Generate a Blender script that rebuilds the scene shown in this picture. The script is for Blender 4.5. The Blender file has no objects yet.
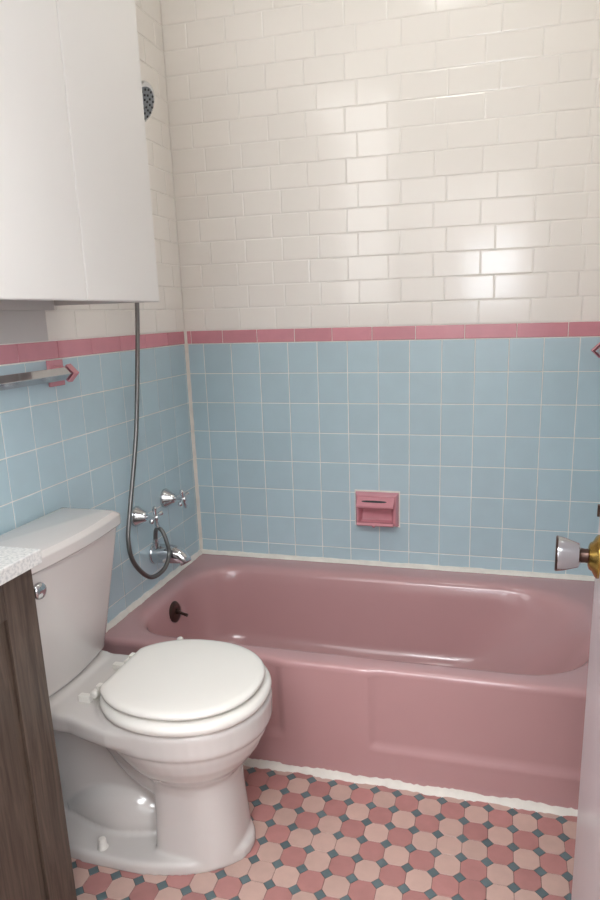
import bpy, bmesh, math, random
from mathutils import Vector, Matrix
random.seed(7)
PI = math.pi
col = bpy.context.scene.collection

# ------------------------------------------------------------------ colours
def lin(c):
    return tuple(((v/255)/12.92 if v/255 <= .04045 else ((v/255+.055)/1.055)**2.4) for v in c) + (1,)

# ------------------------------------------------------------------ materials
def mat(name, rgb, rough=.4, metal=0., coat=0., coat_rough=.05, spec=.5, tint=0., noise=0., nscale=8., bump=0., bscale=30., bdist=.001, emit=None, estr=0.):
    m = bpy.data.materials.new(name); m.use_nodes = True
    nt = m.node_tree; b = nt.nodes['Principled BSDF']
    c = lin(rgb)
    b.inputs['Base Color'].default_value = c
    b.inputs['Roughness'].default_value = rough
    b.inputs['Metallic'].default_value = metal
    b.inputs['Coat Weight'].default_value = coat
    b.inputs['Coat Roughness'].default_value = coat_rough
    b.inputs['Specular IOR Level'].default_value = spec
    if emit:
        b.inputs['Emission Color'].default_value = lin(emit)
        b.inputs['Emission Strength'].default_value = estr
    tc = nt.nodes.new('ShaderNodeTexCoord')
    if tint or noise:
        hsv = nt.nodes.new('ShaderNodeHueSaturation')
        hsv.inputs['Color'].default_value = c
        nt.links.new(hsv.outputs['Color'], b.inputs['Base Color'])
        add = None
        if tint:                                     # one random value per tile
            a = nt.nodes.new('ShaderNodeAttribute'); a.attribute_name = 'tint'
            mr = nt.nodes.new('ShaderNodeMapRange')
            mr.inputs['To Min'].default_value = 1-tint; mr.inputs['To Max'].default_value = 1+tint
            nt.links.new(a.outputs['Fac'], mr.inputs['Value']); add = mr.outputs['Result']
        if noise:
            n = nt.nodes.new('ShaderNodeTexNoise'); n.inputs['Scale'].default_value = nscale; n.inputs['Detail'].default_value = 5
            nt.links.new(tc.outputs['Object'], n.inputs['Vector'])
            mr = nt.nodes.new('ShaderNodeMapRange')
            mr.inputs['From Min'].default_value = .3; mr.inputs['From Max'].default_value = .7
            mr.inputs['To Min'].default_value = 1-noise; mr.inputs['To Max'].default_value = 1+noise
            nt.links.new(n.outputs['Fac'], mr.inputs['Value'])
            if add:
                mm = nt.nodes.new('ShaderNodeMath'); mm.operation = 'MULTIPLY'
                nt.links.new(add, mm.inputs[0]); nt.links.new(mr.outputs['Result'], mm.inputs[1]); add = mm.outputs[0]
            else: add = mr.outputs['Result']
        nt.links.new(add, hsv.inputs['Value'])
    if bump:
        n = nt.nodes.new('ShaderNodeTexNoise'); n.inputs['Scale'].default_value = bscale; n.inputs['Detail'].default_value = 2
        nt.links.new(tc.outputs['Object'], n.inputs['Vector'])
        bp = nt.nodes.new('ShaderNodeBump'); bp.inputs['Strength'].default_value = bump; bp.inputs['Distance'].default_value = bdist
        nt.links.new(n.outputs['Fac'], bp.inputs['Height']); nt.links.new(bp.outputs['Normal'], b.inputs['Normal'])
        if coat: nt.links.new(bp.outputs['Normal'], b.inputs['Coat Normal'])
    return m

M = {}
M['white_tile'] = mat('white_glazed_tile', (243, 239, 232), .12, spec=.5, tint=.012, bump=.12, bscale=9, bdist=.003)
M['blue_tile'] = mat('blue_glazed_tile', (182, 205, 213), .3, tint=.03, noise=.02, nscale=14, bump=.1, bscale=14, bdist=.002)
M['pink_tile'] = mat('pink_glazed_tile', (214, 148, 158), .2, tint=.06, noise=.03, nscale=25, bump=.1, bscale=14, bdist=.002)
M['wall_grout'] = mat('wall_grout', (236, 233, 227), .8, noise=.06, nscale=20)
M['oct_rose'] = mat('floor_rose', (178, 127, 123), .38, tint=.09, noise=.06, nscale=30)
M['oct_pale'] = mat('floor_pale_pink', (198, 167, 156), .38, tint=.06, noise=.05, nscale=30)
M['oct_dot'] = mat('floor_slate_dot', (96, 114, 118), .38, tint=.1, noise=.08, nscale=40)
M['floor_grout'] = mat('floor_grout', (96, 74, 68), .9, noise=.15, nscale=40)
M['paint'] = mat('white_wall_paint', (206, 203, 200), .55, noise=.01, nscale=5, bump=.1, bscale=150, bdist=.0006)
M['paint_ceiling'] = mat('ceiling_paint', (222, 219, 213), .7, noise=.01, nscale=5)
M['caulk'] = mat('white_caulk', (226, 220, 211), .5, noise=.06, nscale=30, bump=.4, bscale=60, bdist=.002)
M['tub'] = mat('pink_enamel', (188, 147, 148), .16, spec=.6, noise=.012, nscale=6, bump=.05, bscale=8, bdist=.004)
M['china'] = mat('white_china', (209, 204, 200), .1, coat=.3, noise=.008, nscale=6)
M['seat'] = mat('white_seat_enamel', (233, 230, 224), .22, noise=.006, nscale=6)
M['plastic'] = mat('white_hinge_plastic', (226, 223, 216), .3, noise=.02, nscale=40)
M['cabinet'] = mat('white_laminate', (225, 223, 219), .35, noise=.01, nscale=3)
M['cabinet_inside'] = mat('cabinet_carcass', (205, 202, 198), .5, noise=.01, nscale=3)
M['door'] = mat('glossy_door_paint', (206, 200, 204), .28, noise=.02, nscale=4, bump=.1, bscale=20, bdist=.001)
M['chrome'] = mat('chrome', (205, 207, 210), .09, metal=1., noise=.02, nscale=30)
M['steel_hose'] = mat('steel_hose', (126, 124, 122), .33, metal=1., noise=.05, nscale=60)
M['bronze'] = mat('tarnished_bronze', (84, 66, 60), .3, metal=.9, noise=.15, nscale=60)
M['brass'] = mat('aged_brass', (172, 140, 74), .25, metal=1., noise=.15, nscale=60)
M['pink_ceramic'] = mat('pink_ceramic', (208, 142, 151), .14, coat=.3, noise=.03, nscale=40)
M['dark_rubber'] = mat('dark_rubber', (48, 50, 54), .5, noise=.05, nscale=60)
M['grey_plastic'] = mat('grey_spray_plastic', (122, 128, 134), .4, noise=.05, nscale=60)
M['lamp'] = mat('lamp_opal_glass', (255, 250, 240), .4, emit=(252, 252, 248), estr=10.0, noise=.01)
M['curtain_pane'] = mat('frosted_daylight_pane', (240, 240, 240), .4, emit=(250, 250, 250), estr=2.3, noise=.01)
M['hall_pane'] = mat('bright_daylight_pane', (240, 240, 240), .4, emit=(235, 244, 255), estr=5.5, noise=.01)

M['hall_fill'] = mat('hall_fill_glow', (240, 240, 240), .4, emit=(244, 248, 255), estr=8.0, noise=.01)  # glow of the added fill panel in the hall
def wood(name, dark, light):
    m = bpy.data.materials.new(name); m.use_nodes = True
    nt = m.node_tree; b = nt.nodes['Principled BSDF']; b.inputs['Roughness'].default_value = .45
    tc = nt.nodes.new('ShaderNodeTexCoord'); mp = nt.nodes.new('ShaderNodeMapping')
    mp.inputs['Scale'].default_value = (22, 22, 1.3)
    nt.links.new(tc.outputs['Object'], mp.inputs['Vector'])
    n = nt.nodes.new('ShaderNodeTexNoise'); n.inputs['Scale'].default_value = 3.2; n.inputs['Detail'].default_value = 8; n.inputs['Roughness'].default_value = .65; n.inputs['Distortion'].default_value = .9
    nt.links.new(mp.outputs['Vector'], n.inputs['Vector'])
    r = nt.nodes.new('ShaderNodeValToRGB'); r.color_ramp.elements[0].position = .33; r.color_ramp.elements[1].position = .7
    r.color_ramp.elements[0].color = lin(dark); r.color_ramp.elements[1].color = lin(light)
    nt.links.new(n.outputs['Fac'], r.inputs['Fac']); nt.links.new(r.outputs['Color'], b.inputs['Base Color'])
    bp = nt.nodes.new('ShaderNodeBump'); bp.inputs['Strength'].default_value = .25; bp.inputs['Distance'].default_value = .001
    nt.links.new(n.outputs['Fac'], bp.inputs['Height']); nt.links.new(bp.outputs['Normal'], b.inputs['Normal'])
    return m
M['wood'] = wood('dark_oak_veneer', (57, 46, 39), (101, 86, 75))

def speckle():
    m = bpy.data.materials.new('speckled_quartz'); m.use_nodes = True
    nt = m.node_tree; b = nt.nodes['Principled BSDF']; b.inputs['Roughness'].default_value = .25
    tc = nt.nodes.new('ShaderNodeTexCoord')
    v = nt.nodes.new('ShaderNodeTexNoise'); v.inputs['Scale'].default_value = 170; v.inputs['Detail'].default_value = 3
    nt.links.new(tc.outputs['Object'], v.inputs['Vector'])
    r = nt.nodes.new('ShaderNodeValToRGB'); r.color_ramp.elements[0].position = .30; r.color_ramp.elements[1].position = .58
    r.color_ramp.elements[0].color = lin((196, 197, 196)); r.color_ramp.elements[1].color = lin((226, 225, 221))
    nt.links.new(v.outputs['Fac'], r.inputs['Fac']); nt.links.new(r.outputs['Color'], b.inputs['Base Color'])
    return m
M['quartz'] = speckle()

# ------------------------------------------------------------------ mesh builder
class MB:
    def __init__(s): s.v = []; s.f = []; s.mi = []; s.ti = []
    def add(s, verts, faces, mi=0, tint=.5):
        o = len(s.v); s.v += [tuple(p) for p in verts]
        for f in faces: s.f.append(tuple(i+o for i in f)); s.mi.append(mi); s.ti.append(tint)
    def box(s, x0, x1, y0, y1, z0, z1, mi=0):
        x0, x1 = sorted((x0, x1)); y0, y1 = sorted((y0, y1)); z0, z1 = sorted((z0, z1))
        v = [(x, y, z) for z in (z0, z1) for y in (y0, y1) for x in (x0, x1)]
        s.add(v, [(0, 2, 3, 1), (4, 5, 7, 6), (0, 1, 5, 4), (2, 6, 7, 3), (0, 4, 6, 2), (1, 3, 7, 5)], mi)
    def loft(s, rings, cap0=True, cap1=True, mi=0):
        n = len(rings[0]); v = [p for r in rings for p in r]; f = []
        for k in range(len(rings)-1):
            for i in range(n):
                j = (i+1) % n; f.append((k*n+i, k*n+j, (k+1)*n+j, (k+1)*n+i))
        if cap0: f.append(tuple(range(n-1, -1, -1)))
        if cap1: f.append(tuple((len(rings)-1)*n+i for i in range(n)))
        s.add(v, f, mi)
    def lathe(s, prof, origin, axis, n=32, mi=0, cap=True, squash=None):
        a = Vector(axis).normalized(); u = a.orthogonal().normalized(); w = a.cross(u); o = Vector(origin)
        rings = [[o + a*h + (u*math.cos(2*PI*i/n) + w*math.sin(2*PI*i/n))*r for i in range(n)] for h, r in prof]
        s.loft(rings, cap, cap, mi)
    def tube(s, path, r, n=12, mi=0):
        P = [Vector(p) for p in path]; rings = []; u = None
        for i, p in enumerate(P):
            t = (P[min(i+1, len(P)-1)] - P[max(i-1, 0)]).normalized()
            if u is None: u = t.orthogonal().normalized()
            u = (u - t*u.dot(t)).normalized(); w = t.cross(u)
            rr = r[i] if isinstance(r, (list, tuple)) else r
            rings.append([p + (u*math.cos(2*PI*k/n) + w*math.sin(2*PI*k/n))*rr for k in range(n)])
        s.loft(rings, True, True, mi)
    def build(s, name, mats, parent=None, smooth=None, bevel=0., seg=2, loc=None, recalc=True):
        me = bpy.data.meshes.new(name)
        off = Vector(loc) if loc is not None else Vector((0, 0, 0))
        me.from_pydata([tuple(Vector(p)-off) for p in s.v], [], s.f)
        for m in (mats if isinstance(mats, (list, tuple)) else [mats]): me.materials.append(m)
        me.polygons.foreach_set('material_index', s.mi)
        at = me.attributes.new('tint', 'FLOAT', 'FACE'); at.data.foreach_set('value', s.ti)
        if recalc:
            bm = bmesh.new(); bm.from_mesh(me); bmesh.ops.recalc_face_normals(bm, faces=bm.faces); bm.to_mesh(me); bm.free()
        if smooth is not None:
            me.polygons.foreach_set('use_smooth', [True]*len(me.polygons))
            me.set_sharp_from_angle(angle=math.radians(smooth))
        me.update()
        o = bpy.data.objects.new(name, me); col.objects.link(o)
        if parent is not None:
            o.parent = parent
            base = world_loc(parent); o.location = off - base
        else: o.location = off
        if bevel:
            b = o.modifiers.new('Bevel', 'BEVEL'); b.width = bevel; b.segments = seg; b.limit_method = 'ANGLE'; b.angle_limit = math.radians(40)
        return o

def world_loc(o):
    l = Vector(o.location)
    return l + (world_loc(o.parent) if o.parent else Vector((0, 0, 0)))
def thing(name, label, cat, loc, group=None):
    o = bpy.data.objects.new(name, None); col.objects.link(o); o.location = loc; o.empty_display_size = .05
    return tag(o, label, cat, group)
def tag(o, label, cat, group=None):
    o['label'] = label; o['category'] = cat
    if group: o['group'] = group
    return o
def struct(o):
    o['kind'] = 'structure'; return o

def catmull(pts, per=12):
    P = [Vector(p) for p in pts]; P = [2*P[0]-P[1]] + P + [2*P[-1]-P[-2]]; out = []
    for i in range(1, len(P)-2):
        for k in range(per):
            t = k/per; a, b, c, d = P[i-1], P[i], P[i+1], P[i+2]
            out.append(.5*((2*b) + (c-a)*t + (2*a-5*b+4*c-d)*t*t + (3*b-a-3*c+d)*t**3))
    out.append(P[-2]); return out
def resample(pts, step):
    out = [pts[0]]; acc = 0
    for a, b in zip(pts, pts[1:]):
        L = (b-a).length; d = step-acc
        while d <= L:
            out.append(a + (b-a)*(d/L)); d += step
        acc = L-(d-step)
    return out
def sstep(a, b, x):
    t = max(0, min(1, (x-a)/(b-a))); return t*t*(3-2*t)

# ------------------------------------------------------------------ room measures
W, D, H = 1.524, -1.86, 2.60                 # right wall x, front wall y, ceiling z
PITCH, BZ = .1097, 1.1879                    # blue tile pitch, underside of the pink band
BAND = 1.2365
G = .0028                                    # grout joint
TH = .0014

def tile(mb, fr, u0, u1, w0, w1, mi, g=G, th=TH, tilt=.00022, bev=1.):
    """one cushion-edged tile between joints; fr maps (u, w, out) to the wall"""
    if u1-u0 < .006 or w1-w0 < .006: return
    a0, a1, b0, b1 = u0+g/2, u1-g/2, w0+g/2, w1-g/2
    tl = [random.uniform(-tilt, tilt) for _ in range(2)]
    v = []
    for ins, h in ((0, -.001), (0, th*.35), (.0006*bev, th*.75), (.0018*bev, th)):
        for k, (u, w) in enumerate(((a0+ins, b0+ins), (a1-ins, b0+ins), (a1-ins, b1-ins), (a0+ins, b1-ins))):
            e = (tl[0] if k in (0, 3) else -tl[0]) + (tl[1] if k < 2 else -tl[1])
            v.append(fr(u, w, h + (e if h > th*.5 else 0)))
    f = []
    for r in range(3):
        for i in range(4): f.append((r*4+i, r*4+(i+1) % 4, (r+1)*4+(i+1) % 4, (r+1)*4+i))
    f.append((12, 13, 14, 15))
    mb.add(v, f, mi, random.random())

WHITE_ROWS = [BAND + .0775*k for k in range(18)]
def cut(js, lo, hi):
    js = [lo] + [j for j in js if lo+.004 < j < hi-.004] + [hi]
    return list(zip(js, js[1:]))

WM = [M['wall_grout'], M['white_tile'], M['pink_tile'], M['blue_tile'], M['paint']]
# ---- back wall (y = 0, faces -y)
fb = lambda u, w, h: (u, -h, w)
mb = MB()
mb.box(-.1, W+.1, .0, .1, 0, H)
odd = [.0866, .2245, .3613, .4938, .6292, .7665, .9175, 1.0688, 1.2345, 1.3888]
even = [.1269, .2627, .3993, .5309, .6658, .8105, .9562, 1.1142, 1.2822, 1.3746]
for k in range(17):
    js = odd if k % 2 == 0 else even
    js = [j + random.uniform(-.002, .002) for j in js]
    z1 = min(WHITE_ROWS[k+1], H)
    for a, b in cut(js, .0004, W-.0004): tile(mb, fb, a, b, WHITE_ROWS[k], z1, 1, g=.0026, th=.0019, bev=1.9)
for a, b in cut([.0257, .1518, .2862, .4291, .5675, .7104, .8608, 1.025, 1.1925, 1.3512], .002, W-.002): tile(mb, fb, a, b, BZ+.001, BAND, 2, g=.0022, th=.003)
bx = [.0728+PITCH*i for i in range(14)]
for r in range(11):
    for a, b in cut(bx, .002, W-.002): tile(mb, fb, a, b, max(BZ-PITCH*(r+1), 0), BZ-PITCH*r, 3)
struct(mb.build('wall_back', WM))
# ---- left wall (x = 0, faces +x); u runs along -y
fl = lambda u, w, h: (h, -u, w)
mb = MB()
mb.box(-.1, 0, .1, D-.1, 0, H)
for k in range(17):
    js = [.062+.1525*i + (.076 if k % 2 else 0) for i in range(-1, 7)]
    for a, b in cut(js, .0004, .7957): tile(mb, fl, a, b, WHITE_ROWS[k], min(WHITE_ROWS[k+1], H), 1, g=.0026, th=.0019, bev=1.9)
for a, b in cut([.1411+.1555*i for i in range(12)], .002, -D): tile(mb, fl, a, b, BZ+.001, BAND, 2, g=.0022, th=.003)
for r in range(11):
    for a, b in cut([.0205+PITCH*i for i in range(17)], .002, -D): tile(mb, fl, a, b, max(BZ-PITCH*(r+1), 0), BZ-PITCH*r, 3)
mb.box(0, .0012, -.797, D, BAND+.001, H, 4)
struct(mb.build('wall_left', WM))
# ---- right wall (x = W, faces -x)
fr_ = lambda u, w, h: (W-h, -u, w)
mb = MB()
mb.box(W, W+.1, .1, D-.1, 0, H)
for k in range(17):
    js = [.062+.1525*i + (.076 if k % 2 else 0) for i in range(-1, 7)]
    for a, b in cut(js, .0004, .7957): tile(mb, fr_, a, b, WHITE_ROWS[k], min(WHITE_ROWS[k+1], H), 1, g=.0026, th=.0019, bev=1.9)
for a, b in cut([.1411+.1555*i for i in range(12)], .002, -D): tile(mb, fr_, a, b, BZ+.001, BAND, 2, g=.0022, th=.003)
for r in range(11):
    for a, b in cut([.0205+PITCH*i for i in range(17)], .002, -D): tile(mb, fr_, a, b, max(BZ-PITCH*(r+1), 0), BZ-PITCH*r, 3)
mb.box(W-.0012, W, -.797, D, BAND+.001, H, 4)
struct(mb.build('wall_right', WM))
# ---- front wall with the doorway and a window opening beside it
DX0, DX1, DZ = .57, 1.30, 2.04
WX0, WX1, WZ0, WZ1 = .010, .49, 1.32, 2.52
mb = MB()
y0, y1 = D-.1, D
mb.box(-.1, WX0, y0, y1, 0, H); mb.box(WX0, WX1, y0, y1, 0, WZ0); mb.box(WX0, WX1, y0, y1, WZ1, H)
mb.box(WX1, DX0, y0, y1, 0, H); mb.box(DX0, DX1, y0, y1, DZ, H); mb.box(DX1, W+.1, y0, y1, 0, H)
struct(mb.build('wall_front', M['paint']))
wf = MB(); t = .03
wf.box(WX0-.009, WX0, y1, y1+.015, WZ0-.03, WZ1+.03); wf.box(WX1, WX1+.03, y1, y1+.015, WZ0-.03, WZ1+.03)
wf.box(WX0, WX1, y1, y1+.015, WZ0-.03, WZ0); wf.box(WX0, WX1, y1, y1+.015, WZ1, WZ1+.03)
win = struct(wf.build('window_1', M['cabinet']))
pn = MB(); pn.box(WX0, WX1, y1-.012, y1-.006, WZ0, WZ1); pn.build('window_pane', M['curtain_pane'], win)
# ---- hall beyond the doorway
HX0, HX1, HY = -.6, 2.2, -3.6
mb = MB(); mb.box(HX0-.1, HX0, HY-.1, D-.1, 0, H); struct(mb.build('wall_hall_left', M['paint']))
ry0, ry1, rz0, rz1 = -3.35, -2.15, 1.25, 2.25
mb = MB(); mb.box(HX1, HX1+.1, HY-.1, ry0, 0, H); mb.box(HX1, HX1+.1, ry1, D-.1, 0, H); mb.box(HX1, HX1+.1, ry0, ry1, 0, rz0); mb.box(HX1, HX1+.1, ry0, ry1, rz1, H)
struct(mb.build('wall_hall_right', M['paint']))
wf = MB(); wf.box(HX1-.02, HX1, ry0-.05, ry0, rz0-.05, rz1+.05); wf.box(HX1-.02, HX1, ry1, ry1+.05, rz0-.05, rz1+.05); wf.box(HX1-.02, HX1, ry0, ry1, rz0-.05, rz0); wf.box(HX1-.02, HX1, ry0, ry1, rz1, rz1+.05)
fill_panel = struct(wf.build('added_fill_panel', M['cabinet']))  # added unseen panel, brightens cabinet and tank fronts through the doorway
pn = MB(); pn.box(HX1+.03, HX1+.036, ry0, ry1, rz0, rz1); pn.build('window_pane', M['hall_fill'], fill_panel)
mb = MB(); mb.box(HX0, -.1, D-.1, D, 0, H); mb.box(W+.1, HX1, D-.1, D, 0, H); struct(mb.build('wall_hall_sides', M['paint']))
hx0, hx1, hz0, hz1 = .86, 1.24, 1.30, 1.85
mb = MB(); mb.box(HX0, hx0, HY-.1, HY, 0, H); mb.box(hx1, HX1, HY-.1, HY, 0, H); mb.box(hx0, hx1, HY-.1, HY, 0, hz0); mb.box(hx0, hx1, HY-.1, HY, hz1, H)
struct(mb.build('wall_hall_back', M['paint']))
wf = MB(); wf.box(hx0-.04, hx0, HY, HY+.02, hz0-.04, hz1+.04); wf.box(hx1, hx1+.04, HY, HY+.02, hz0-.04, hz1+.04); wf.box(hx0, hx1, HY, HY+.02, hz0-.04, hz0); wf.box(hx0, hx1, HY, HY+.02, hz1, hz1+.04)
wf.box(1.04, 1.06, HY, HY+.015, hz0, hz1)
win2 = struct(wf.build('window_2', M['cabinet']))
pn = MB(); pn.box(hx0, hx1, HY-.07, HY-.064, hz0, hz1); pn.build('window_pane', M['hall_pane'], win2)
mb = MB(); mb.box(HX0-.1, HX1+.1, HY-.1, .1, H, H+.1); struct(mb.build('ceiling', M['paint_ceiling']))

# ---- floor: octagons and dots
Q, FX, FY = .0608, .4851, -.7648
mb = MB()
mb.box(HX0-.1, HX1+.1, HY-.1, .1, -.1, 0)
def prism(mb, pts, mi, h=.0015, ins=.0010):
    n = len(pts); cx = sum(p[0] for p in pts)/n; cy = sum(p[1] for p in pts)/n
    def ring(k, z, d): 
        return [(cx+(x-cx)*k, cy+(y-cy)*k, z+d) for x, y in pts]
    R = max(math.hypot(x-cx, y-cy) for x, y in pts)
    d = random.uniform(-.0002, .0002)
    v = ring(1, -.001, 0) + ring(1, h*.5, 0) + ring(1-ins/R, h, d)
    f = [(r*n+i, r*n+(i+1) % n, (r+1)*n+(i+1) % n, (r+1)*n+i) for r in range(2) for i in range(n)] + [tuple(range(2*n, 3*n))]
    mb.add(v, f, mi, random.random())
cutq = .248*Q; g = .0005
for c in range(-9, 18):
    for r in range(-1, 27):
        x0, y0_ = FX+c*Q, FY-r*Q; x1, y1_ = x0+Q, y0_-Q
        if x1 < .0 or x0 > W or y1_ > -.70: continue
        a, b, e, f_ = x0+g, x1-g, y0_-g, y1_+g
        pts = [(a+cutq, e), (a, e-cutq), (a, f_+cutq), (a+cutq, f_), (b-cutq, f_), (b, f_+cutq), (b, e-cutq), (b-cutq, e)]
        pale = (c+r) % 2 == 0
        if random.random() < .05: pale = not pale
        prism(mb, pts, 2 if pale else 1)
        k = cutq-.0007
        prism(mb, [(x0, y0_+k), (x0-k, y0_), (x0, y0_-k), (x0+k, y0_)], 3, h=.0014)
struct(mb.build('floor', [M['floor_grout'], M['oct_rose'], M['oct_pale'], M['oct_dot']]))

# ---- caulk beads
def bead(name, path, w, hgt, side, up, wob=.12, n=90, mats=None):
    """irregular triangular bead along a straight path; side / up are the two wall directions"""
    mb = MB(); A, B = Vector(path[0]), Vector(path[1]); S, U = Vector(side), Vector(up); rings = []
    ph = random.uniform(0, 9)
    for i in range(n+1):
        t = i/n; p = A.lerp(B, t)
        k = 1+wob*(math.sin(t*37+ph)*.5+math.sin(t*91+ph*2)*.3+random.uniform(-.5, .5)); k2 = 1+wob*(math.sin(t*53+ph)*.5+random.uniform(-.5, .5))
        rings.append([p, p+S*w*k, p+S*w*k*.62+U*hgt*k2*.55, p+S*w*.2+U*hgt*k2*.97, p+U*hgt*k2])
    mb.loft(rings); return struct(mb.build(name, mats or M['caulk'], smooth=70))
RZ = .361
bead('trim_1', ((.001, -.001, RZ), (.001, -.001, BAND)), .011, .011, (1, 0, 0), (0, -1, 0), .08)
bead('trim_2', ((.0, -.001, RZ-.002), (W, -.001, RZ-.002)), .018, .016, (0, -1, 0), (0, 0, 1), .1)
bead('trim_3', ((.001, 0, RZ-.002), (.001, -.765, RZ-.002)), .016, .018, (1, 0, 0), (0, 0, 1), .15)
bead('trim_4', ((.0, -.728, .0), (W, -.728, .0)), .022, .017, (0, -1, 0), (0, 0, 1), .25, 160)

# ------------------------------------------------------------------ bathtub
def rrect(x0, x1, yb, yf, rLB, rRB, rRF, rLF, z, m=9, k=64):
    pts = []
    def arc(cx, cy, r, a0):
        for i in range(m+1):
            a = a0+(PI/2)*i/m; pts.append((cx+r*math.cos(a), cy+r*math.sin(a), z))
    def edge(a, b):
        for i in range(1, k): t = i/k; pts.append((a[0]+(b[0]-a[0])*t, a[1]+(b[1]-a[1])*t, z))
    arc(x1-rRB, yb-rRB, rRB, 0); edge((x1-rRB, yb), (x0+rLB, yb))
    arc(x0+rLB, yb-rLB, rLB, PI/2); edge((x0, yb-rLB), (x0, yf+rLF))
    arc(x0+rLF, yf+rLF, rLF, PI); edge((x0+rLF, yf), (x1-rRF, yf))
    arc(x1-rRF, yf+rRF, rRF, 1.5*PI); edge((x1, yf+rRF), (x1, yb-rRB))
    return pts
E_ = .002
tubL, tubR, tubB = E_+.002, W-E_-.002, -E_-.002
mb = MB()
rings = [rrect(tubL, tubR, tubB, -.7555, .006, .006, .006, .006, .335),
         rrect(tubL, tubR, tubB, -.7575, .008, .008, .008, .008, .345),
         rrect(tubL, tubR, tubB, -.7565, .010, .010, .010, .010, .353),
         rrect(tubL+.001, tubR-.001, tubB-.001, -.7535, .012, .012, .012, .012, .3585),
         rrect(tubL+.004, tubR-.004, tubB-.004, -.748, .015, .015, .015, .015, .3615),
         rrect(.018, W-.018, -.030, -.736, .03, .03, .03, .03, .3625),
         rrect(.042, 1.468, -.088, -.700, .19, .25, .24, .15, .3625),
         rrect(.056, 1.452, -.104, -.690, .19, .25, .24, .15, .3595),
         rrect(.066, 1.440, -.116, -.681, .185, .245, .235, .145, .352),
         rrect(.073, 1.426, -.124, -.673, .18, .24, .23, .14, .338),
         rrect(.078, 1.400, -.131, -.667, .18, .24, .23, .14, .30),
         rrect(.090, 1.330, -.143, -.655, .17, .23, .22, .14, .20),
         rrect(.103, 1.262, -.155, -.643, .16, .22, .22, .14, .115),
         rrect(.122, 1.222, -.170, -.628, .15, .20, .20, .14, .082),
         rrect(.160, 1.170, -.205, -.593, .13, .17, .17, .12, .064),
         rrect(.24, 1.05, -.28, -.52, .10, .11, .11, .10, .058)]
def panel(x): return max(1-sstep(.568, .586, x), sstep(.827, .845, x)*(1-sstep(1.49, 1.508, x)))
rings = [[(x, y+(.009*panel(x) if y < -.74 and q < 5 else 0), z) for x, y, z in r] for q, r in enumerate(rings)]
mb.loft(rings, False, True)
# apron with its two recessed panels
nx, nz = 170, 44; v = []; f = []
def apron_y(x, z):
    y = -.731-.0253*(z/.338)
    p = panel(x)
    y += .009*p*sstep(.100, .120, z)
    y -= .004*p*sstep(.098, .108, z)*(1-sstep(.118, .130, z))
    y -= .0035*sstep(.025, .0, z)
    return y
for j in range(nz+1):
    for i in range(nx+1):
        x = tubL+(tubR-tubL)*i/nx; z = .0015+(.3368)*j/nz; v.append((x, apron_y(x, z), z))
for j in range(nz):
    for i in range(nx): a = j*(nx+1)+i; f.append((a, a+1, a+nx+2, a+nx+1))
mb.add(v, f)
tub = mb.build('bathtub', M['tub'], smooth=60, loc=(W/2, -.38, 0), recalc=False)
bm = bmesh.new(); bm.from_mesh(tub.data); bmesh.ops.recalc_face_normals(bm, faces=bm.faces); bm.to_mesh(tub.data); bm.free()
tag(tub, 'pink enamelled alcove bathtub with panelled apron along the blue tiled wall', 'bathtub')
ov = MB(); ax = (.985, 0, .17)
ov.lathe([(-.002, .037), (.003, .037), (.007, .033), (.009, .022), (.010, 0.001)], (.079, -.398, .292), ax, 36)
ovo = ov.build('overflow_plate', M['bronze'], tub, smooth=40); ovo['label'] = 'dark bronze overflow plate'
lv = MB(); lv.lathe([(.008, .011), (.016, .010), (.018, .001)], (.079, -.398, .292), ax, 20)
lv.tube([(.092, -.399, .294), (.115, -.402, .289), (.130, -.404, .286)], [.0055, .005, .006], 12)
lv.build('trip_lever', M['bronze'], ovo, smooth=50)
cp = MB(); cp.lathe([(0, .0095), (.0035, .009), (.006, .006), (.007, .001)], (.258, -.703, .3622), (0, 0, 1), 20)
tag(cp.build('screw_cap', M['plastic'], smooth=60, loc=(.258, -.703, .3622)), 'small white cap lying on the pink tub rim behind the toilet lid', 'cap')

# ------------------------------------------------------------------ toilet
YC = -1.033
toilet = thing('toilet', 'white two piece toilet with closed lid between wood vanity and pink bathtub', 'toilet', (.30, YC, 0))
def egg(x0, x1, hw, z, n=48, e=2.0, eb=None, split=.5, yc=YC):
    xc = x0+(x1-x0)*split; out = []
    for i in range(n):
        t = 2*PI*i/n; c, s = math.cos(t), math.sin(t)
        ee = e if c >= 0 else (eb or e)
        a = (x1-xc) if c >= 0 else (xc-x0)
        out.append((xc+a*math.copysign(abs(c)**(2/ee), c), yc+hw*math.copysign(abs(s)**(2/ee), s), z))
    return out
body = MB()
body.loft([egg(.372, .576, .106, .010, e=2.5, eb=8), egg(.373, .574, .104, .05, e=2.5, eb=8), egg(.375, .568, .100, .13, e=2.4, eb=7), egg(.372, .564, .100, .20, e=2.3, eb=5),
           egg(.350, .566, .106, .228, e=2.2, eb=3), egg(.322, .584, .124, .252, e=2.1, eb=2.4), egg(.300, .606, .146, .277, e=2.1, eb=2.3), egg(.28, .625, .161, .305, e=2.1, eb=2.3),
           egg(.255, .638, .171, .334, e=2.1, eb=2.3), egg(.248, .641, .174, .349, e=2.1, eb=2.4), egg(.24, .647, .1795, .353, e=2.1, eb=2.4), egg(.238, .649, .181, .362, e=2.1, eb=2.4), egg(.238, .650, .182, .405, e=2.1, eb=2.4), egg(.242, .646, .178, .414, e=2.1, eb=2.4)])
# foot flange
body.loft([egg(.025, .594, .146, 0, e=2.0, eb=2.6, split=.48), egg(.025, .594, .146, .022, e=2.0, eb=2.6, split=.48), egg(.027, .592, .144, .029, e=2.0, eb=2.6, split=.48), egg(.034, .585, .137, .033, e=2.0, eb=2.6, split=.48)])
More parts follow.
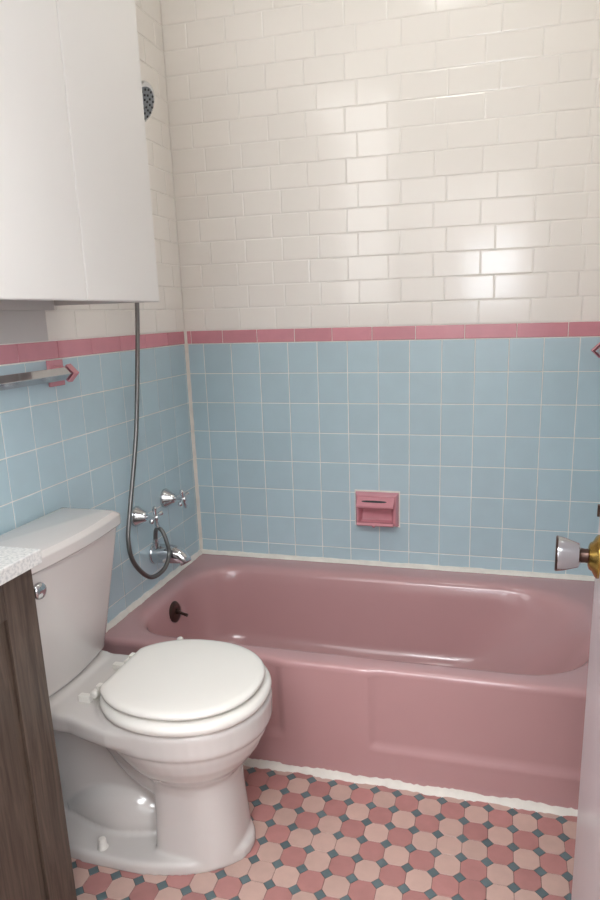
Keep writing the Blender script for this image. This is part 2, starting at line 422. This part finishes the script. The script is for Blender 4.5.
# rear deck
def deck(z, k=0.):
    o = [(.03+k, .145-k), (.16, .148-k), (.215, .150-k), (.27, .165-k), (.33, .178-k), (.40, .180-k)]
    return [(x, YC-w, z) for x, w in o] + [(x, YC+w, z) for x, w in reversed(o)]
body.loft([deck(.352, .02), deck(.362, .004), deck(.372), (deck(.398)), deck(.405, .004), deck(.408, .014)])
# webs and trapway in the hollow flank
body.loft([egg(.05, .44, .026, .02, e=5), egg(.05, .44, .030, .37, e=5)])
body.loft([[(x, y, z) for x, y in ((.03, YC-w), (xf-.02, YC-w), (xf, YC-w+.03), (xf, YC+w-.03), (xf-.02, YC+w), (.03, YC+w))] for z, w, xf in ((.395, .146, .178), (.405, .145, .172), (.413, .142, .150))])
tr = catmull([(.42, YC, .215), (.34, YC, .245), (.27, YC, .290), (.20, YC, .325), (.12, YC, .335), (.06, YC, .33)], 8)
body.tube([(p.x, p.y, p.z) for p in tr], [.094-.046*sstep(0, .75, i/(len(tr)-1)) for i in range(len(tr))], 28)
lp = catmull([(.405, YC, .075), (.34, YC, .062), (.28, YC, .066), (.215, YC, .068), (.15, YC, .06), (.09, YC, .04)], 8)
body.tube([(p.x, p.y, p.z) for p in lp], [.030+.044*math.sin(PI*min(1, .02+.98*i/len(lp)))**1.2 for i in range(len(lp))], 28)
bowl = body.build('bowl', M['china'], toilet, smooth=180)
rm = bowl.modifiers.new('Remesh', 'REMESH'); rm.mode = 'VOXEL'; rm.voxel_size = .0045; rm.use_smooth_shade = True
sm = bowl.modifiers.new('Smooth', 'SMOOTH'); sm.factor = .5; sm.iterations = 5
# tank
TY = -1.040
def slab(xf, hw, z, bulge=.014, r=.03, xb=.008, ne=12):
    """plan of the tank: straight back, rounded front corners, bowed front"""
    pts = [(xb, TY+hw, z)]
    for i in range(7):
        a = PI/2*(1-i/6); pts.append((xf-r+r*math.cos(a)-bulge, TY+hw-r+r*math.sin(a), z))
    y_a, y_b = TY+hw-r, TY-hw+r
    for i in range(1, ne):
        t = i/ne; y = y_a+(y_b-y_a)*t; pts.append((xf-bulge+bulge*math.sin(PI*t), y, z))
    for i in range(7):
        a = -PI/2*(i/6); pts.append((xf-r+r*math.cos(a)-bulge, TY-hw+r+r*math.sin(a), z))
    pts.append((xb, TY-hw, z)); return pts
tk = MB()
tk.loft([slab(.125, .150, .410, r=.045, bulge=.012), slab(.143, .166, .416, r=.05, bulge=.012), slab(.152, .172, .43, r=.05, bulge=.012), slab(.167, .188, .55, r=.042, bulge=.013), slab(.193, .211, .75, r=.028), slab(.194, .2115, .764, r=.028)])
tk.build('tank', M['china'], toilet, smooth=55)
tl = MB()
tl.loft([slab(.201, .2105, .758, r=.022), slab(.204, .213, .763, r=.022), slab(.204, .213, .787, r=.022), slab(.194, .197, .798, r=.022, xb=.014), slab(.176, .180, .8015, r=.02, xb=.026)])
tl.build('tank_lid', M['china'], toilet, smooth=28, bevel=.002)
fl_ = MB(); fl_.lathe([(0, .008), (.014, .008), (.016, .017), (.022, .0195), (.028, .017), (.031, .009), (.032, .001)], (.176, -1.193, .7206), (1, 0, 0), 28)
fl_.build('flush_knob', M['chrome'], toilet, smooth=60)['label'] = 'chrome flush knob'
# seat and lid
SYC = YC-.007
def seat_plan(x1, hw, z, back=.268, k=0., n=72):
    out = []
    xc = .445
    for i in range(n):
        t = 2*PI*i/n; c, s = math.cos(t), math.sin(t)
        a = (x1-xc-k) if c >= 0 else (.195-k)
        x = xc+a*math.copysign(abs(c)**(2/2.15), c); y = (hw-k)*math.copysign(abs(s)**(2/2.15), s)
        out.append((max(x, back+k), SYC+y, z))
    return out
st = MB()
SP = lambda z, k: seat_plan(.651, .1835, z, k=k)
st.loft([SP(.417, .12), SP(.417, .016), SP(.419, .007), SP(.424, .002), SP(.432, .0), SP(.438, .002), SP(.443, .008), SP(.445, .018), SP(.445, .11)], False, False)
st.f += [(8*72+i, 8*72+(i+1) % 72, (i+1) % 72, i) for i in range(72)]; st.mi += [0]*72; st.ti += [.5]*72
st.build('seat_ring', M['seat'], toilet, smooth=60)
ld = MB()
LP = lambda z, k: seat_plan(.637, .172, z, k=k, back=.275)
ld.loft([LP(.451, .05), LP(.451, .012), LP(.4525, .005), LP(.456, .001), LP(.460, 0), LP(.464, .002), LP(.4675, .007), LP(.4695, .018), LP(.4705, .05), LP(.471, .10)])
ld.build('seat_lid', M['seat'], toilet, smooth=60)
for s in (-1, 1):
    hb = MB(); y = YC+s*.074
    hb.box(.205, .236, y-.014, y+.002, .406, .424)
    hb.lathe([(-.021, .006), (-.019, .0095), (.019, .0095), (.021, .006)], (.252, y, .434), (0, 1, 0), 20)
    hb.lathe([(0, .012), (.010, .011), (.013, .006)], (.246, y+.008, .406), (0, 0, 1), 20)
    hb.box(.252, .285, y-.009, y+.009, .439, .452)
    hb.build('hinge', M['plastic'], toilet, bevel=.002)
for s in (-1, 1):
    bc = MB(); bc.lathe([(0, .0135), (.004, .0135), (.008, .0105), (.024, .0095), (.029, .008), (.031, .002)], (.246, YC+s*.118, .029), (0, 0, 1), 24)
    bc.build('bolt_cap', M['plastic'], toilet, smooth=50)

# ------------------------------------------------------------------ vanity
VX, VY0, VY1 = .285, -1.310, -1.845
van = thing('vanity_cabinet', 'dark oak vanity cabinet with framed doors beside the toilet', 'cabinet', (.14, -1.58, 0))
b = MB(); b.box(.004, VX-.021, VY0-.001, VY1+.001, .03, .832); b.build('carcass', M['wood'], van, bevel=.001)
b = MB(); b.box(.004, VX-.06, VY0-.01, VY1+.01, .002, .029); b.build('toe_kick', M['wood'], van)
def shaker(y0, y1, z0, z1, x0, x1, fw):
    b = MB()
    b.box(x0, x1, y0, y0-fw, z0, z1); b.box(x0, x1, y1, y1+fw, z0, z1)
    b.box(x0, x1, y0-fw-.0003, y1+fw+.0003, z1-.068, z1); b.box(x0, x1, y0-fw-.0003, y1+fw+.0003, z0, z0+fw)
    return b
mid = (VY0+VY1)/2
for a, c in ((VY0, mid+.0015), (mid-.0015, VY1)):
    d = shaker(a, c, .035, .824, VX-.02, VX, .080).build('cabinet_door', M['wood'], van, bevel=.0012)
    p = MB(); p.box(VX-.018, VX-.008, a-.07, c+.07, .10, .77); p.build('door_panel', M['wood'], d)
    kx = c+.024 if c > mid else a-.024
    kn = MB(); kn.lathe([(0, .005), (.014, .005), (.018, .012), (.024, .012), (.027, .004)], (VX, kx, .74), (1, 0, 0), 20)
    kn.build('knob', M['bronze'], d, smooth=50)
ct = MB(); ct.box(.004, VX+.018, VY0+.012, VY1, .833, .862)
tag(ct.build('vanity_countertop', M['quartz'], bevel=.0025, loc=(.15, -1.57, .833)), 'speckled white quartz countertop on top of the dark oak vanity', 'countertop')

# ------------------------------------------------------------------ wall cabinet over the toilet
CY0, CY1, CZ0, CZ1, CXF = -.742, -1.366, 1.3265, 2.16, .30
cab = thing('wall_cabinet', 'white slab door wall cabinet hanging above the toilet', 'cabinet', (.0, -1.05, CZ0))
b = MB()
b.box(.003, CXF-.02, CY0, CY0-.016, CZ0, CZ1); b.box(.003, CXF-.02, CY1, CY1+.016, CZ0, CZ1)
b.box(.003, CXF-.02, CY0-.016, CY1+.016, CZ0+.028, CZ0+.044); b.box(.003, CXF-.02, CY0-.016, CY1+.016, CZ1-.016, CZ1)
b.box(.003, .009, CY0-.016, CY1+.016, CZ0+.044, CZ1-.016)
b.build('carcass', M['cabinet_inside'], cab, bevel=.0008)
b = MB(); b.box(.003, .02, CY0-.040, CY1+.017, CZ0-.012, CZ0+.027); b.build('hanging_rail', M['cabinet_inside'], cab, bevel=.001)
for a, c in ((CY0+.006, -1.0494), (-1.0506, CY1)):
    b = MB(); b.box(CXF-.019, CXF, a, c, CZ0, CZ1); b.build('cabinet_door', M['cabinet'], cab, bevel=.003)

# ------------------------------------------------------------------ towel bars (square chrome bars set on edge in pink holders)
def diamond(x, y, z, h): return [(x+h, y, z), (x, y, z+h), (x-h, y, z), (x, y, z-h)]
def towel_bar(name, label, xw, s, xc, ya, yb, z):
    """s = +1: on the left wall, -1: on the right wall; the bar runs from ya to yb"""
    t = thing(name, label, 'towel bar', (xw, (ya+yb)/2, z), None)
    b = MB(); b.loft([diamond(xc, ya, z, .0170), diamond(xc, yb, z, .0170)]); b.build('bar', M['chrome'], t, bevel=.0012)['label'] = 'square chrome bar'
    for y, dr in ((ya, 1), (yb, -1)):
        h = MB()
        h.box(xw+s*.003, xw+s*.013, y-.029, y+.029, z-.034, z+.034)
        h.loft([[(xw+s*.010, y-.018, z-.022), (xw+s*.010, y+.018, z-.022), (xw+s*.010, y+.018, z+.022), (xw+s*.010, y-.018, z+.022)],
                [(xc-s*.012, y-.011, z-.012), (xc-s*.012, y+.011, z-.012), (xc-s*.012, y+.011, z+.012), (xc-s*.012, y-.011, z+.012)]])
        h.loft([diamond(xc, y-dr*.003, z, .0175), diamond(xc, y-dr*.012, z, .0200), diamond(xc, y-dr*.010, z, .0235), diamond(xc, y+dr*.008, z, .0245), diamond(xc, y+dr*.018, z, .018), diamond(xc, y+dr*.020, z, .012)])
        h.build('holder', M['pink_ceramic'], t, bevel=.002)['label'] = 'pink ceramic holder'
    return t
towel_bar('towel_bar', 'chrome towel bar in pink holders on left wall above the toilet tank', 0, 1, .05, -.792, -1.27, 1.153)
towel_bar('towel_bar', 'towel bar with pink diamond holder at far right of the blue tiles', W, -1, 1.432, -.13, -.66, 1.153)

# ------------------------------------------------------------------ soap dish
SX0, SX1, SZ0, SZ1 = .644, .804, .517, .645
sd = thing('soap_dish', 'pink ceramic soap dish set into the blue back wall', 'soap dish', ((SX0+SX1)/2, 0, SZ0))
b = MB()
ys = -.002
def deep(b): b.v = [(x, y if y > -.0046 else -.0046+(y+.0046)*1.6, z) for x, y, z in b.v]
def rect(x0, x1, z0, z1, y): return [(x0, y, z0), (x1, y, z0), (x1, y, z1), (x0, y, z1)]
cx0, cx1, cz0, cz1 = SX0+.018, SX1-.020, SZ0+.016, SZ0+.078      # the hollow
b.loft([rect(SX0, SX1, SZ0, SZ1, ys), rect(SX0+.002, SX1-.002, SZ0+.002, SZ1-.002, -.012), rect(SX0+.008, SX1-.008, SZ0+.008, SZ1-.008, -.020), rect(cx0-.004, cx1+.004, cz0-.003, cz1+.003, -.020), rect(cx0, cx1, cz0, cz1, -.016), rect(cx0+.006, cx1-.006, cz0+.006, cz1, -.0045)], False, True)
deep(b); b.build('body', M['pink_ceramic'], sd, smooth=35, bevel=.002)
b = MB()      # sloping hood with its slot
hx0, hx1_ = SX0+.012, SX1-.012
pr_ = [(-.019, SZ1-.012), (-.024, SZ1-.016), (-.040, SZ0+.090), (-.040, SZ0+.082), (-.034, SZ0+.078), (-.019, SZ0+.082)]
b.loft([[(x, y, z) for y, z in pr_] for x in (hx0, hx1_)])
deep(b); b.build('hood', M['pink_ceramic'], sd, bevel=.003)
b = MB()
sl = lambda t: (-.024-(.016*t)-.0006, SZ1-.016-(SZ1-.016-SZ0-.090)*t)
ring = []
for i in range(16):
    a = 2*PI*i/16; t = .42+.13*math.sin(a)*(1 if True else 1); y, z = sl(t); ring.append(((hx0+hx1_)/2-.004+.046*math.copysign(abs(math.cos(a))**.5, math.cos(a)), y, z))
b.loft([[(x, y+.004, z) for x, y, z in ring], ring]); deep(b); b.build('slot', M['dark_rubber'], sd)['label'] = 'dark slot in the hood'
b = MB()
b.loft([[(x, y, z) for y, z in ((-.015, SZ0+.010), (-.036, SZ0+.012), (-.040, SZ0+.018), (-.036, SZ0+.024), (-.030, SZ0+.020), (-.015, SZ0+.018))] for x in (SX0+.013, SX1-.013)])
b.lathe([(0, .007), (.004, .006), (.006, .002)], ((SX0+SX1)/2-.004, -.036, SZ0+.015), (0, -1, -.2), 14)
deep(b); b.build('tray_lip', M['pink_ceramic'], sd, bevel=.003)
b = MB(); b.loft([rect(SX0-.0045, SX1+.0045, SZ0-.0045, SZ1+.0055, -.0012), rect(SX0-.003, SX1+.003, SZ0-.003, SZ1+.004, -.0030), rect(SX0+.002, SX1-.002, SZ0+.002, SZ1-.002, -.0034)])
b.build('grout_border', M['caulk'], sd)['label'] = 'pale grout border'

# ------------------------------------------------------------------ taps, spout, hose, shower head
def valve(y, z, ang, label):
    t = thing('tap_handle', label, 'tap', (0, y, z))
    b = MB(); b.lathe([(.002, .034), (.006, .0345), (.012, .032), (.034, .018), (.040, .016), (.044, .012), (.044, .004)], (0, y, z), (1, 0, 0), 32)
    b.build('escutcheon', M['chrome'], t, smooth=40)
    b = MB(); b.lathe([(.044, .0055), (.066, .0055), (.068, .010), (.082, .010), (.086, .007), (.087, .001)], (0, y, z), (1, 0, 0), 20)
    b.build('stem', M['chrome'], t, smooth=40)
    b = MB()
    for k in range(4):
        a = ang+k*PI/2; d = Vector((0, math.cos(a), math.sin(a))); o = Vector((.075, y, z))
        b.tube([o+d*.006, o+d*.015, o+d*.026, o+d*.035+Vector((.003, 0, 0)), o+d*.039+Vector((.0035, 0, 0))], [.0060, .0054, .0070, .0076, .003], 12)
    b.build('cross_handle', M['chrome'], t, smooth=50)
valve(-.2600, .661, .35, 'chrome cross tap handle nearer the corner of the tub')
valve(-.4620, .655, .15, 'chrome cross tap handle partly behind the hanging shower hose')
sp = thing('tub_spout', 'chrome tub spout on the left tiled wall', 'spout', (0, -.367, .49))
b = MB()
pts = catmull([(.002, -.367, .491), (.03, -.367, .492), (.06, -.367, .493), (.09, -.367, .490), (.112, -.367, .480), (.121, -.367, .464)], 5)
rad = [.034-.012*sstep(.3, 1, i/(len(pts)-1))-(.002 if i == len(pts)-1 else 0) for i in range(len(pts))]
b.tube([tuple(p) for p in pts], rad, 28)
b.lathe([(.0015, .036), (.006, .037), (.010, .034)], (0, -.367, .491), (1, 0, 0), 32)
b.build('spout_body', M['chrome'], sp, smooth=50)
b = MB(); b.lathe([(0, .010), (.012, .010), (.013, .012), (.022, .012), (.023, .009), (.034, .009)], (.023, -.383, .518), (0, -.08, 1), 20)
b.build('diverter', M['chrome'], sp, smooth=45)
hose_pts = [(.092, -.470, 1.735), (.088, -.475, 1.66), (.065, -.455, 1.50), (.05, -.4147, 1.3308), (.05, -.4672, 1.0392), (.05, -.5067, .8876), (.05, -.5687, .7103), (.053, -.600, .620), (.060, -.590, .543), (.070, -.5225, .4709), (.082, -.452, .470), (.082, -.407, .508), (.073, -.402, .553), (.060, -.399, .584), (.044, -.396, .594), (.030, -.390, .582), (.0235, -.3860, .552)]
hp = resample(catmull(hose_pts, 14), .0021)
b = MB(); b.tube([tuple(p) for p in hp], [.0076 if i % 2 else .0066 for i in range(len(hp))], 10)
tag(b.build('shower_hose', M['steel_hose'], smooth=60, loc=(.05, -.45, .6)), 'flexible steel shower hose looping down to the tub spout', 'hose')
hd = thing('handheld_shower', 'handheld shower head on left wall peeking past the white cabinet', 'shower', (.13, -.39, 1.89))
nrm = Vector((.90, -.04, -.42)).normalized(); ctr = Vector((.125, -.412, 1.888))
b = MB(); b.lathe([(-.045, .012), (-.040, .020), (-.022, .050), (-.006, .058), (.0, .056), (.003, .052), (.003, .046)], ctr, nrm, 40)
b.build('housing', M['chrome'], hd, smooth=45)
b = MB(); b.lathe([(-.002, .0465), (.0045, .0455), (.006, .040), (.006, .001)], ctr, nrm, 40)
face = b.build('spray_face', M['grey_plastic'], hd, smooth=45)
u = nrm.orthogonal().normalized(); w = nrm.cross(u); b = MB()
for rr, n in ((.012, 5), (.025, 10), (.039, 16)):
    for k in range(n):
        a = 2*PI*k/n; b.lathe([(.0055, .0036), (.0085, .0030), (.009, .001)], ctr+(u*math.cos(a)+w*math.sin(a))*rr, nrm, 8)
b.build('nozzles', M['dark_rubber'], face)
b = MB(); b.tube([tuple(p) for p in catmull([ctr-nrm*.03, (.085, -.43, 1.86), (.088, -.45, 1.80), (.092, -.47, 1.735)], 8)], [.020]*6+[.017]*6+[.015]*13, 20)
b.build('handle', M['chrome'], hd, smooth=60)
hold = thing('shower_bracket', 'chrome bracket holding the shower head on the left wall', 'bracket', (0, -.43, 1.845))
b = MB(); b.lathe([(.001, .03), (.006, .03), (.012, .022), (.014, .011), (.072, .011)], (0, -.43, 1.845), (1, 0, .0), 28); b.build('wall_arm', M['chrome'], hold, smooth=45)

# ------------------------------------------------------------------ door, open towards the right wall, seen edge on
FXD, FYD = 1.303, -1.245
dr = MB(); dr.box(FXD, FXD+.035, FYD, D+.02, .012, 2.03)
door = struct(dr.build('door_1', M['door'], bevel=.0025, loc=(FXD, FYD, 0)))
FXD += .000
kb = MB(); KY, KZ = -1.308, .919
kb.lathe([(.026, .012), (.029, .0185), (.038, .0215), (.050, .0255), (.058, .0272), (.0595, .0272)], (FXD, KY, KZ), (-1, 0, 0), 40)
ko = kb.build('door_knob', M['chrome'], door, smooth=40); ko['label'] = 'chrome cup shaped knob'
kc = MB(); kc.lathe([(.0592, .0272), (.061, .0275), (.0625, .026), (.0625, .001)], (FXD, KY, KZ), (-1, 0, 0), 40)  # end face darker than the chrome barrel
kc.build('knob_rim', M['bronze'], ko, smooth=40)['label'] = 'dark end of the knob'
kr = MB(); kr.lathe([(-.001, .033), (.003, .0332), (.006, .030), (.010, .0225), (.014, .020), (.016, .015), (.017, .001)], (FXD, KY, KZ), (-1, 0, 0), 40)
kr.build('knob_rose', M['brass'], door, smooth=40)['label'] = 'aged brass rose'
kn_ = MB(); kn_.lathe([(.015, .0115), (.020, .0105), (.027, .0115)], (FXD, KY, KZ), (-1, 0, 0), 28); kn_.build('knob_neck', M['bronze'], door, smooth=40)
lb = MB(); lb.box(FXD-.004, FXD+.003, FYD-.012, FYD-.004, .966, .985)
lb.build('latch', M['bronze'], door, bevel=.001)
df = MB(); df.box(DX0-.05, DX0, D+.0, D+.014, 0, DZ+.05); df.box(DX1+.001, DX1+.05, D+.0, D+.008, 0, DZ+.05); df.box(DX0, DX1, D, D+.008, DZ, DZ+.05)
struct(df.build('trim_5', M['cabinet'], bevel=.001))

door.rotation_euler = (0, 0, math.radians(-4.4))
# ------------------------------------------------------------------ ceiling lamp
lampt = thing('ceiling_light', 'round opal glass ceiling light mounted above the bathtub', 'ceiling light', (.9, -.78, H))
b = MB(); b.lathe([(0, .15), (.02, .15), (.03, .14)], (.9, -.78, H-.001), (0, 0, -1), 40); b.build('base', M['chrome'], lampt, smooth=40)
b = MB(); b.lathe([(.02, .138), (.05, .132), (.08, .10), (.095, .05), (.1, .002)], (.9, -.78, H), (0, 0, -1), 40); b.build('shade', M['lamp'], lampt, smooth=60)

# ------------------------------------------------------------------ added fill light through the doorway: soft area lamp under the hall ceiling
la = bpy.data.lights.new('hall_fill_lamp', 'AREA'); la.shape = 'RECTANGLE'; la.size = 1.4; la.size_y = .7; la.energy = 34; la.color = (.93, .97, 1)
lo = bpy.data.objects.new('hall_fill_lamp', la); col.objects.link(lo); lo.location = (.9, -2.9, H-.03)

w = bpy.data.worlds.new('world'); bpy.context.scene.world = w; w.use_nodes = True
w.node_tree.nodes['Background'].inputs['Color'].default_value = (.8, .86, 1, 1); w.node_tree.nodes['Background'].inputs['Strength'].default_value = .6

# ------------------------------------------------------------------ camera
a, b_, c_ = .2702, -.2370, .0298
Rm = Matrix.Rotation(a, 3, 'Z') @ Matrix.Rotation(b_, 3, 'X') @ Matrix.Rotation(c_, 3, 'Y')
right, fwd, up = Rm.col[0], Rm.col[1], Rm.col[2]
cd = bpy.data.cameras.new('camera'); cam = bpy.data.objects.new('camera', cd); col.objects.link(cam)
mw = Matrix((right, up, -fwd)).transposed().to_4x4(); mw.translation = Vector((1.1453, -2.3264, 1.2874))
cam.matrix_world = mw
cd.sensor_fit = 'HORIZONTAL'; cd.sensor_width = 36; cd.lens = 665.86/600*36
cd.shift_x = -17.98/600; cd.shift_y = 23.9/600; cd.clip_start = .02
sc = bpy.context.scene; sc.camera = cam
sc.view_settings.view_transform = 'Standard'; sc.view_settings.look = 'None'; sc.view_settings.gamma = 1; sc.view_settings.exposure = 0.80
sc.view_settings.use_curve_mapping = False
sc.cycles.max_bounces = 10; sc.cycles.diffuse_bounces = 6
sc.cycles.use_denoising = True
